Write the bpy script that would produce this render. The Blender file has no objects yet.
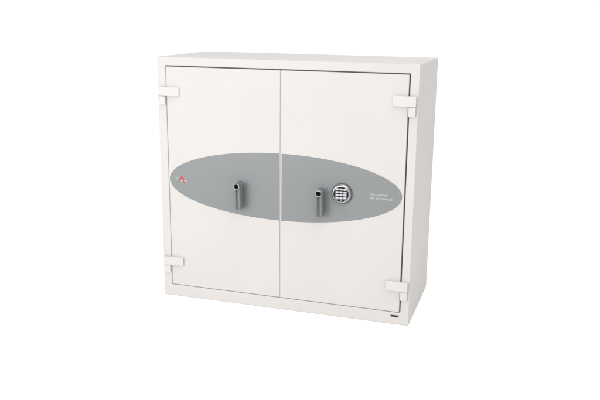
import bpy, bmesh, math, random
from mathutils import Matrix, Vector

sc = bpy.context.scene
col = sc.collection
random.seed(4)

# ------------------------------------------------------------------ camera
cam_d = bpy.data.cameras.new("camera")
cam_d.sensor_fit = 'HORIZONTAL'
cam_d.sensor_width = 36.0
cam_d.lens = 36.0 * 1.259189
cam_d.clip_start = 0.05
cam_d.clip_end = 500
cam = bpy.data.objects.new("camera", cam_d)
col.objects.link(cam)
R = Vector((0.95236687, 0.30478663, 0.01012245))
U = Vector((-0.08270962, 0.22620891, 0.97056100))
F = Vector((-0.29352422, 0.92516736, -0.24064266))
cam.matrix_world = Matrix(((R.x, U.x, -F.x, 1.68191),
                           (R.y, U.y, -F.y, -3.12474),
                           (R.z, U.z, -F.z, 1.34709),
                           (0, 0, 0, 1)))
sc.camera = cam

# ------------------------------------------------------------------ light
world = bpy.data.worlds.new("World")
sc.world = world
world.use_nodes = True
bg = world.node_tree.nodes["Background"]
bg.inputs["Color"].default_value = (1.0, 0.992, 0.985, 1)
bg.inputs["Strength"].default_value = 0.95


def area(name, loc, target, sx, sy, power, colour=(1, 1, 1)):
    d = bpy.data.lights.new(name, 'AREA')
    d.shape = 'RECTANGLE'
    d.size, d.size_y = sx, sy
    d.energy = power
    d.color = colour
    o = bpy.data.objects.new(name, d)
    col.objects.link(o)
    o.location = loc
    o.rotation_euler = (Vector(target) - Vector(loc)).to_track_quat('-Z', 'Y').to_euler()
    return o


area("key_softbox", (-1.5, -4.5, 1.45), (0.65, 0.0, 0.45), 2.6, 2.0, 148, (1, 0.98, 0.96))
area("top_floor_lift", (2.0, -1.5, 4.8), (1.1, 0.2, 0.0), 4.5, 3.5, 142, (1, 0.995, 0.99))  # unseen lamp added overhead to lift the floor shadow to white

sc.view_settings.view_transform = 'Standard'
sc.view_settings.look = 'None'
sc.view_settings.exposure = 0.0
sc.view_settings.gamma = 1.0


# ------------------------------------------------------------------ materials
def mat(name, colour, rough=0.45, metal=0.0, spec=0.5, peel=0.0, peel_scale=900.0, vary=0.0):
    m = bpy.data.materials.new(name)
    m.use_nodes = True
    nt = m.node_tree
    b = nt.nodes["Principled BSDF"]
    b.inputs["Base Color"].default_value = (*colour, 1)
    b.inputs["Roughness"].default_value = rough
    b.inputs["Metallic"].default_value = metal
    b.inputs["Specular IOR Level"].default_value = spec
    tc = nt.nodes.new("ShaderNodeTexCoord")
    if vary:
        n = nt.nodes.new("ShaderNodeTexNoise")
        n.inputs["Scale"].default_value = 3.5
        n.inputs["Detail"].default_value = 4
        nt.links.new(tc.outputs["Object"], n.inputs["Vector"])
        r = nt.nodes.new("ShaderNodeValToRGB")
        r.color_ramp.elements[0].position = 0.3
        r.color_ramp.elements[1].position = 0.7
        r.color_ramp.elements[0].color = (*[c * (1 - vary) for c in colour], 1)
        r.color_ramp.elements[1].color = (*[min(1, c * (1 + vary)) for c in colour], 1)
        nt.links.new(n.outputs["Fac"], r.inputs["Fac"])
        nt.links.new(r.outputs["Color"], b.inputs["Base Color"])
    if peel:
        n2 = nt.nodes.new("ShaderNodeTexNoise")
        n2.inputs["Scale"].default_value = peel_scale
        n2.inputs["Detail"].default_value = 2
        nt.links.new(tc.outputs["Object"], n2.inputs["Vector"])
        bp = nt.nodes.new("ShaderNodeBump")
        bp.inputs["Strength"].default_value = peel
        bp.inputs["Distance"].default_value = 0.0004
        nt.links.new(n2.outputs["Fac"], bp.inputs["Height"])
        nt.links.new(bp.outputs["Normal"], b.inputs["Normal"])
    return m


M_PAINT = mat("warm_white_powder_coat", (0.460, 0.444, 0.434), 0.55, spec=0.3, peel=0.25, peel_scale=420, vary=0.018)
M_DOOR = mat("door_white_powder_coat", (0.460, 0.444, 0.434), 0.55, spec=0.3, peel=0.25, peel_scale=420, vary=0.018)
M_HINGE = mat("hinge_white_paint", (0.472, 0.457, 0.447), 0.50, spec=0.3, peel=0.15)
M_GREY = mat("grey_panel_lacquer", (0.168, 0.178, 0.184), 0.42, spec=0.4, peel=0.10, vary=0.015)
M_HALO = mat("white_halo_rim", (0.535, 0.53, 0.525), 0.4)  # pale tone of the halo drawn around the oval panel
M_GAP_SHADE = mat("dark_gap_shade", (0.17, 0.16, 0.15), 0.8)  # shade of the door gaps put into the colour
M_LEVER = mat("satin_grey_lacquer", (0.136, 0.143, 0.149), 0.30, peel=0.1)
M_CHROME = mat("satin_chrome", (0.40, 0.41, 0.42), 0.25, metal=1.0)
M_FACE = mat("grey_metal_face", (0.22, 0.225, 0.23), 0.3, metal=0.7)
M_CASE = mat("dark_grey_casing", (0.085, 0.09, 0.094), 0.35)
M_RING = mat("dull_chrome", (0.30, 0.305, 0.31), 0.28, metal=1.0)
M_BLACK = mat("black_plastic", (0.008, 0.008, 0.009), 0.5, spec=0.15)
M_BORE = mat("black_socket", (0.004, 0.004, 0.004), 0.9, spec=0.1)
M_KEY = mat("pale_key_plastic", (0.42, 0.43, 0.45), 0.35)
M_RED = mat("red_emblem_ink", (0.35, 0.030, 0.026), 0.4)
M_INK = mat("white_ink", (0.42, 0.43, 0.42), 0.45)
M_STEEL = mat("badge_silver", (0.5, 0.5, 0.5), 0.3, metal=1.0)
M_FLOOR = mat("white_studio_floor", (0.95, 0.95, 0.95), 0.9, spec=0.1, vary=0.004)


# ------------------------------------------------------------------ helpers
def obj(name, bm, materials, parent=None, bevel=0.0, seg=3, smooth=True, angle=35):
    bmesh.ops.recalc_face_normals(bm, faces=bm.faces)
    me = bpy.data.meshes.new(name)
    bm.to_mesh(me)
    bm.free()
    if not isinstance(materials, (list, tuple)):
        materials = [materials]
    for m in materials:
        me.materials.append(m)
    o = bpy.data.objects.new(name, me)
    col.objects.link(o)
    if parent:
        o.parent = parent
    if bevel:
        b = o.modifiers.new("bevel", 'BEVEL')
        b.width = bevel
        b.segments = seg
        b.limit_method = 'ANGLE'
        b.angle_limit = math.radians(angle)
        b.harden_normals = True
    if smooth:
        for p in me.polygons:
            p.use_smooth = True
        if not bevel:
            me.set_sharp_from_angle(angle=math.radians(angle))
    return o


def box(bm, x0, x1, y0, y1, z0, z1, mi=0):
    v = [bm.verts.new(p) for p in ((x0, y0, z0), (x1, y0, z0), (x1, y1, z0), (x0, y1, z0),
                                   (x0, y0, z1), (x1, y0, z1), (x1, y1, z1), (x0, y1, z1))]
    for f in ((0, 3, 2, 1), (4, 5, 6, 7), (0, 1, 5, 4), (1, 2, 6, 5), (2, 3, 7, 6), (3, 0, 4, 7)):
        bm.faces.new([v[i] for i in f]).material_index = mi


def prism(bm, pts, y0, y1, mi=0):
    """closed outline (x, z) extruded from y0 (front) to y1 (back)"""
    a = [bm.verts.new((x, y0, z)) for x, z in pts]
    b = [bm.verts.new((x, y1, z)) for x, z in pts]
    bm.faces.new(a).material_index = mi
    bm.faces.new(b[::-1]).material_index = mi
    n = len(pts)
    for i in range(n):
        j = (i + 1) % n
        bm.faces.new((a[i], b[i], b[j], a[j])).material_index = mi


def lathe(bm, cx, cz, prof, n=64, mi=0):
    """profile [(radius, y), ...] turned about the axis along Y; a radius of 0 closes it"""
    rings = []
    for r, y in prof:
        if r == 0:
            rings.append([bm.verts.new((cx, y, cz))])
        else:
            rings.append([bm.verts.new((cx + r * math.cos(2 * math.pi * k / n), y,
                                        cz + r * math.sin(2 * math.pi * k / n))) for k in range(n)])
    for a, b in zip(rings, rings[1:]):
        for k in range(n):
            l = (k + 1) % n
            if len(a) == 1:
                q = (a[0], b[k], b[l])
            elif len(b) == 1:
                q = (a[k], b[0], a[l])
            else:
                q = (a[k], b[k], b[l], a[l])
            bm.faces.new(q).material_index = mi


def vcyl(bm, cx, cy, z0, z1, r, n=32):
    a = [bm.verts.new((cx + r * math.cos(2 * math.pi * k / n), cy + r * math.sin(2 * math.pi * k / n), z0)) for k in range(n)]
    b = [bm.verts.new((v.co.x, v.co.y, z1)) for v in a]
    bm.faces.new(a[::-1])
    bm.faces.new(b)
    for k in range(n):
        l = (k + 1) % n
        bm.faces.new((a[k], a[l], b[l], b[k]))


# ------------------------------------------------------------------ setting
bm = bmesh.new()
prof = [(-30, 0), (2.5, 0)]
for k in range(1, 13):                      # seamless sweep up behind the cabinet
    a = math.radians(90 * k / 12)
    prof.append((2.5 + 3 * math.sin(a), 3 - 3 * math.cos(a)))
prof.append((5.5, 9))
rows = []
for y, z in prof:
    rows.append([bm.verts.new((x, y, z)) for x in (-25, 25)])
for a, b in zip(rows, rows[1:]):
    bm.faces.new((a[0], a[1], b[1], b[0]))
floor = obj("floor", bm, M_FLOOR, smooth=True, angle=60)
floor["kind"] = "structure"

# ------------------------------------------------------------------ cabinet
W, H, D = 1.200, 1.1476, 0.537
OX0, OX1, OZ0, OZ1 = 0.0418, 1.1625, 0.0570, 1.1092       # door opening
root = bpy.data.objects.new("security_cabinet", None)
col.objects.link(root)
root["label"] = "wide white two-door steel security cabinet with a grey oval panel, standing on the white floor"
root["category"] = "safe"

# carcass: box with the door opening let into its front
bm = bmesh.new()
of = [bm.verts.new((x, 0, z)) for x, z in ((0, 0), (W, 0), (W, H), (0, H))]
ob = [bm.verts.new((x, D, z)) for x, z in ((0, 0), (W, 0), (W, H), (0, H))]
inf = [bm.verts.new((x, 0, z)) for x, z in ((OX0, OZ0), (OX1, OZ0), (OX1, OZ1), (OX0, OZ1))]
inb = [bm.verts.new((v.co.x, 0.075, v.co.z)) for v in inf]
for i in range(4):
    j = (i + 1) % 4
    bm.faces.new((of[i], of[j], inf[j], inf[i]))
    bm.faces.new((inf[i], inf[j], inb[j], inb[i]))
    bm.faces.new((of[i], ob[i], ob[j], of[j]))
bm.faces.new(inb)
bm.faces.new(ob)
obj("body", bm, M_PAINT, root, bevel=0.0035)

# dark strips put in as the shade inside the top and right gaps
bm = bmesh.new()
box(bm, OX0 + .0005, OX1 - .0005, 0.017, 0.025, 1.098, OZ1 - .0005)
box(bm, 1.150, OX1 - .0005, 0.017, 0.025, OZ0 + .0035, 1.0975)
obj("gap_shade_strip", bm, M_GAP_SHADE, root)

DX = [(0.0445, 0.5945), (0.5990, 1.1568)]
DZ0, DZ1 = 0.0595, 1.1045
ECX, ECZ, EA, EB = 0.5985, 0.5845, 0.5505, 0.1545


def half_ellipse(a, b, side, cut, n=120):
    pts = []
    for k in range(n + 1):
        t = -math.pi / 2 + math.pi * k / n
        x = ECX + side * a * math.cos(t)
        x = max(x, cut) if side > 0 else min(x, cut)
        pts.append((x, ECZ + b * math.sin(t)))
    out = []
    for p in pts:
        if not out or (abs(p[0] - out[-1][0]) + abs(p[1] - out[-1][1])) > 1e-6:
            out.append(p)
    return out


doors = []
for i, (x0, x1) in enumerate(DX):
    bm = bmesh.new()
    box(bm, x0, x1, 0.0, 0.060, DZ0, DZ1)
    d = obj("door", bm, M_DOOR, root, bevel=0.0022)
    d["label"] = ("left door with the small red emblem", "right door with the round keypad")[i]
    doors.append(d)
    s = -1 if i == 0 else 1
    cut = 0.5912 if i == 0 else 0.6030
    bm = bmesh.new()
    prism(bm, half_ellipse(EA + .0022, EB + .0024, s, cut - s * 0.0015), -0.0008, 0.003)
    obj("panel_halo", bm, M_HALO, d)  # added rim standing in for a sharpening halo around the oval
    bm = bmesh.new()
    prism(bm, half_ellipse(EA, EB, s, cut), -0.0020, 0.003)
    obj("oval_panel", bm, M_GREY, d, bevel=0.0006, seg=2, angle=50)

# white closing strip behind the slit between the doors
bm = bmesh.new()
box(bm, 0.5947, 0.5988, 0.0036, 0.020, DZ0 + .001, DZ1 - .001)
obj("closing_strip", bm, M_PAINT, root)

# painted strips added close behind the left and bottom gaps to lighten them
bm = bmesh.new()
box(bm, OX0 + .0002, 0.0444, 0.0045, 0.030, OZ0 + .0025, 1.0970)
box(bm, OX0 + .0002, OX1 - .0002, 0.0065, 0.030, OZ0 + .0002, 0.0594)
obj("gap_lightening_strip", bm, M_PAINT, root)


# lever handles ------------------------------------------------------------
def lever(cx, cz):
    bm = bmesh.new()
    # hub: tube standing out of the door, with an open bore at its end
    lathe(bm, cx, cz, [(0.0185, 0.0), (0.0185, -0.004), (0.0165, -0.007), (0.0152, -0.009), (0.0152, -0.0595),
                       (0.0146, -0.0615), (0.0136, -0.0622), (0.0116, -0.0622), (0.0110, -0.0610), (0.0110, -0.0585)], 48)
    # blade hanging down from the hub: deep, slightly tapered, with a waisted front
    stations = [(0.004, 0.0150, -0.0585, -0.0080), (-0.020, 0.0152, -0.0590, -0.0080), (-0.050, 0.0155, -0.0580, -0.0085),
                (-0.080, 0.0160, -0.0560, -0.0100), (-0.099, 0.0165, -0.0545, -0.0115), (-0.107, 0.0155, -0.0520, -0.0140),
                (-0.1105, 0.0110, -0.0480, -0.0180)]
    rings = []
    for dz, hw, yf, yb in stations:
        ring = []
        for u, v in ((-1, .10), (-.85, .02), (-.45, .01), (-.08, .20), (.08, .20), (.45, .01), (.85, .02), (1, .10), (1, .84), (.8, 1), (-.8, 1), (-1, .84)):
            ring.append(bm.verts.new((cx + u * hw, yf + (yb - yf) * v, cz + dz)))
        rings.append(ring)
    for a, b in zip(rings, rings[1:]):
        n = len(a)
        for k in range(n):
            l = (k + 1) % n
            bm.faces.new((a[k], a[l], b[l], b[k]))
    bm.faces.new(rings[0])
    bm.faces.new(rings[-1][::-1])
    h = obj("lever_handle", bm, M_LEVER, root, angle=40)
    bm = bmesh.new()
    lathe(bm, cx, cz, [(0.0108, -0.0612), (0.0106, -0.0600), (0.0100, -0.0590), (0, -0.0585)], 32)
    obj("socket", bm, M_BORE, h)
    bm = bmesh.new()
    lathe(bm, cx, cz, [(0.0153, -0.0590), (0.0156, -0.0602), (0.0151, -0.0622), (0.0141, -0.0631), (0.0118, -0.0632), (0.0109, -0.0620), (0.0109, -0.0600)], 48)
    obj("end_ring", bm, M_RING, h)
    bm = bmesh.new()
    lathe(bm, cx, cz, [(0.026, 0.0), (0.026, -0.0045), (0.0245, -0.0060), (0.0180, -0.0066)], 64)
    obj("rose", bm, M_GREY, h)
    return h


lever(0.4095, 0.5855)
lever(0.7925, 0.5855)

# keypad lock ----------------------------------------------------------------
KX, KZ = 0.8840, 0.5805
bm = bmesh.new()
lathe(bm, KX, KZ, [(0.0465, 0.0), (0.0465, -0.0130), (0.0455, -0.0185), (0.0440, -0.0210), (0.0330, -0.0235), (0, -0.0235)], 72)
kp = obj("keypad_lock", bm, M_CASE, root)
bm = bmesh.new()
lathe(bm, KX, KZ, [(0.0436, -0.0205), (0.0425, -0.0228), (0.0380, -0.0278), (0.0362, -0.0282), (0.0348, -0.0275), (0.0345, -0.0236)], 72)
obj("bezel", bm, M_CHROME, kp)
bm = bmesh.new()
lathe(bm, KX, KZ, [(0.0344, -0.0237), (0.0344, -0.0246), (0.0336, -0.0250), (0, -0.0250)], 64)
obj("face_plate", bm, M_FACE, kp)
bm = bmesh.new()
pts = []
for k in range(72):
    a = 2 * math.pi * k / 72
    pts.append((KX + 0.0332 * math.cos(a), KZ + max(0.0332 * math.sin(a), -0.0215)))
out = []
for q in pts:
    if not (q[1] < KZ - 0.02149 and out and out[-1][1] < KZ - 0.02149 and abs(q[0] - KX) < 0.022):
        out.append(q)
prism(bm, out, -0.0257, -0.0240)
obj("key_field", bm, M_BLACK, kp, bevel=0.0004, seg=2)
key0 = None
for r in range(4):
    for c in range(3):
        kx, kz = KX + (c - 1) * 0.0178, KZ + 0.0220 - r * 0.0126
        if key0 is None:
            bm = bmesh.new()
            box(bm, -0.0070, 0.0070, -0.0030, 0.0004, -0.0042, 0.0042)
            key0 = obj("key", bm, M_KEY, kp, bevel=0.0010, seg=2)
            k = key0
        else:
            k = key0.copy()
            col.objects.link(k)
            k.parent = kp
        k.location = (kx, -0.0257, kz)
for s in (-1, 1):
    bm = bmesh.new()
    lathe(bm, KX + s * 0.0095, KZ - 0.0276, [(0.0050, -0.0240), (0.0048, -0.0262), (0.0040, -0.0268), (0, -0.0270)], 20)
    obj("indicator", bm, M_BLACK, kp)


kp.location.y = 0.0075      # the casing is let into the door


# hinges -----------------------------------------------------------------------
def hinge(x_out, x_in, z0, z1):
    """leaf on the door reaching over the gap to a barrel on the frame"""
    s = 1 if x_in > x_out else -1
    bm = bmesh.new()
    xm = x_out + s * 0.036
    v = [[bm.verts.new((x, y, z)) for z in (z0, z1)] for x, y in
         ((x_out, 0.002), (x_out, -0.0140), (xm, -0.0140), (x_in, -0.0070), (x_in, 0.002))]
    for k in range(5):
        l = (k + 1) % 5
        bm.faces.new((v[k][0], v[l][0], v[l][1], v[k][1]))
    bm.faces.new([q[0] for q in v])
    bm.faces.new([q[1] for q in v][::-1])
    h = obj("hinge", bm, M_HINGE, root, bevel=0.0020, angle=15)
    bm = bmesh.new()
    xb0, xb1 = x_out + s * 0.0012, x_out + s * 0.0315
    box(bm, min(xb0, xb1), max(xb0, xb1), -0.0115, 0.002, z0 - 0.041, z0 - 0.0004)
    obj("hinge_block", bm, M_HINGE, h, bevel=0.0030, seg=4)
    bm = bmesh.new()
    vcyl(bm, (xb0 + xb1) / 2, -0.0050, z0 - 0.002, z0 + 0.002, 0.0045)
    obj("pin", bm, M_STEEL, h)


for z1 in (1.0130, 0.2005):
    hinge(0.0085, 0.1085, z1 - 0.0415, z1)
    hinge(1.1915, 1.0915, z1 - 0.0405, z1 + 0.004)


# printing on the panel ------------------------------------------------------
def lettering(name, body, x, z, height, parent, m, width):
    cu = bpy.data.curves.new(name, 'FONT')
    cu.body = body
    cu.size = height / 0.70
    cu.extrude = 0.0002
    t = bpy.data.objects.new(name, cu)
    col.objects.link(t)
    dg = bpy.context.evaluated_depsgraph_get()
    me = bpy.data.meshes.new_from_object(t.evaluated_get(dg))
    bpy.data.objects.remove(t)
    me.name = name
    xs = [v.co.x for v in me.vertices]
    sx = width / (max(xs) - min(xs))
    x_min = min(xs)
    for v in me.vertices:
        a, b, c = v.co
        v.co = (x + (a - x_min) * sx, -0.0022 - c, z + b)
    me.materials.clear()
    me.materials.append(m)
    o = bpy.data.objects.new(name, me)
    col.objects.link(o)
    o.parent = parent
    return o


lettering("lettering", "FIRE RESISTANT", 1.0080, 0.5830, 0.0080, doors[1], M_INK, 0.080)
lettering("lettering", "FIRE COMMANDER", 1.0080, 0.5665, 0.0085, doors[1], M_INK, 0.103)

# emblem: red peaked mark with a white tail and two thin white lines to its left
em = bmesh.new()
ex, ez = 0.1105, 0.5680
prism(em, [(ex - .020, ez), (ex - .004, ez + .0335), (ex + .003, ez + .0335), (ex + .0205, ez), (ex + .010, ez),
           (ex + .0055, ez + .0095), (ex - .0010, ez + .0250), (ex - .0110, ez)], -0.0026, -0.0015)
bmesh.ops.scale(em, vec=(.88, 1, .88), verts=em.verts, space=Matrix.Translation((-ex, 0, -ez - .016)))
e = obj("emblem", em, M_RED, doors[0])
em = bmesh.new()
prism(em, [(ex - .0075, ez + .0085), (ex + .004, ez + .0060), (ex + .0042, ez + .0092), (ex - .0065, ez + .0122)], -0.0030, -0.0015)
prism(em, [(ex + .0125, ez + .0115), (ex + .0300, ez + .0045), (ex + .0315, ez + .0070), (ex + .0135, ez + .0150)], -0.0030, -0.0015)
prism(em, [(ex - .0400, ez + .0240), (ex - .0190, ez + .0232), (ex - .0190, ez + .0256), (ex - .0400, ez + .0262)], -0.0030, -0.0015)
prism(em, [(ex - .0360, ez + .0140), (ex - .0210, ez + .0130), (ex - .0210, ez + .0150), (ex - .0360, ez + .0158)], -0.0030, -0.0015)
bmesh.ops.scale(em, vec=(.88, 1, .88), verts=em.verts, space=Matrix.Translation((-ex, 0, -ez - .016)))
obj("emblem_lines", em, M_INK, e)

# maker's badge on the plinth rail
bm = bmesh.new()
box(bm, 1.1145, 1.1570, -0.0016, 0.001, 0.0345, 0.0460)
b = obj("badge", bm, M_STEEL, root, bevel=0.0008, seg=2)
bm = bmesh.new()
box(bm, 1.1205, 1.1545, -0.0024, 0.000, 0.0362, 0.0443)
obj("badge_inlay", bm, M_BLACK, b, bevel=0.0006, seg=2)
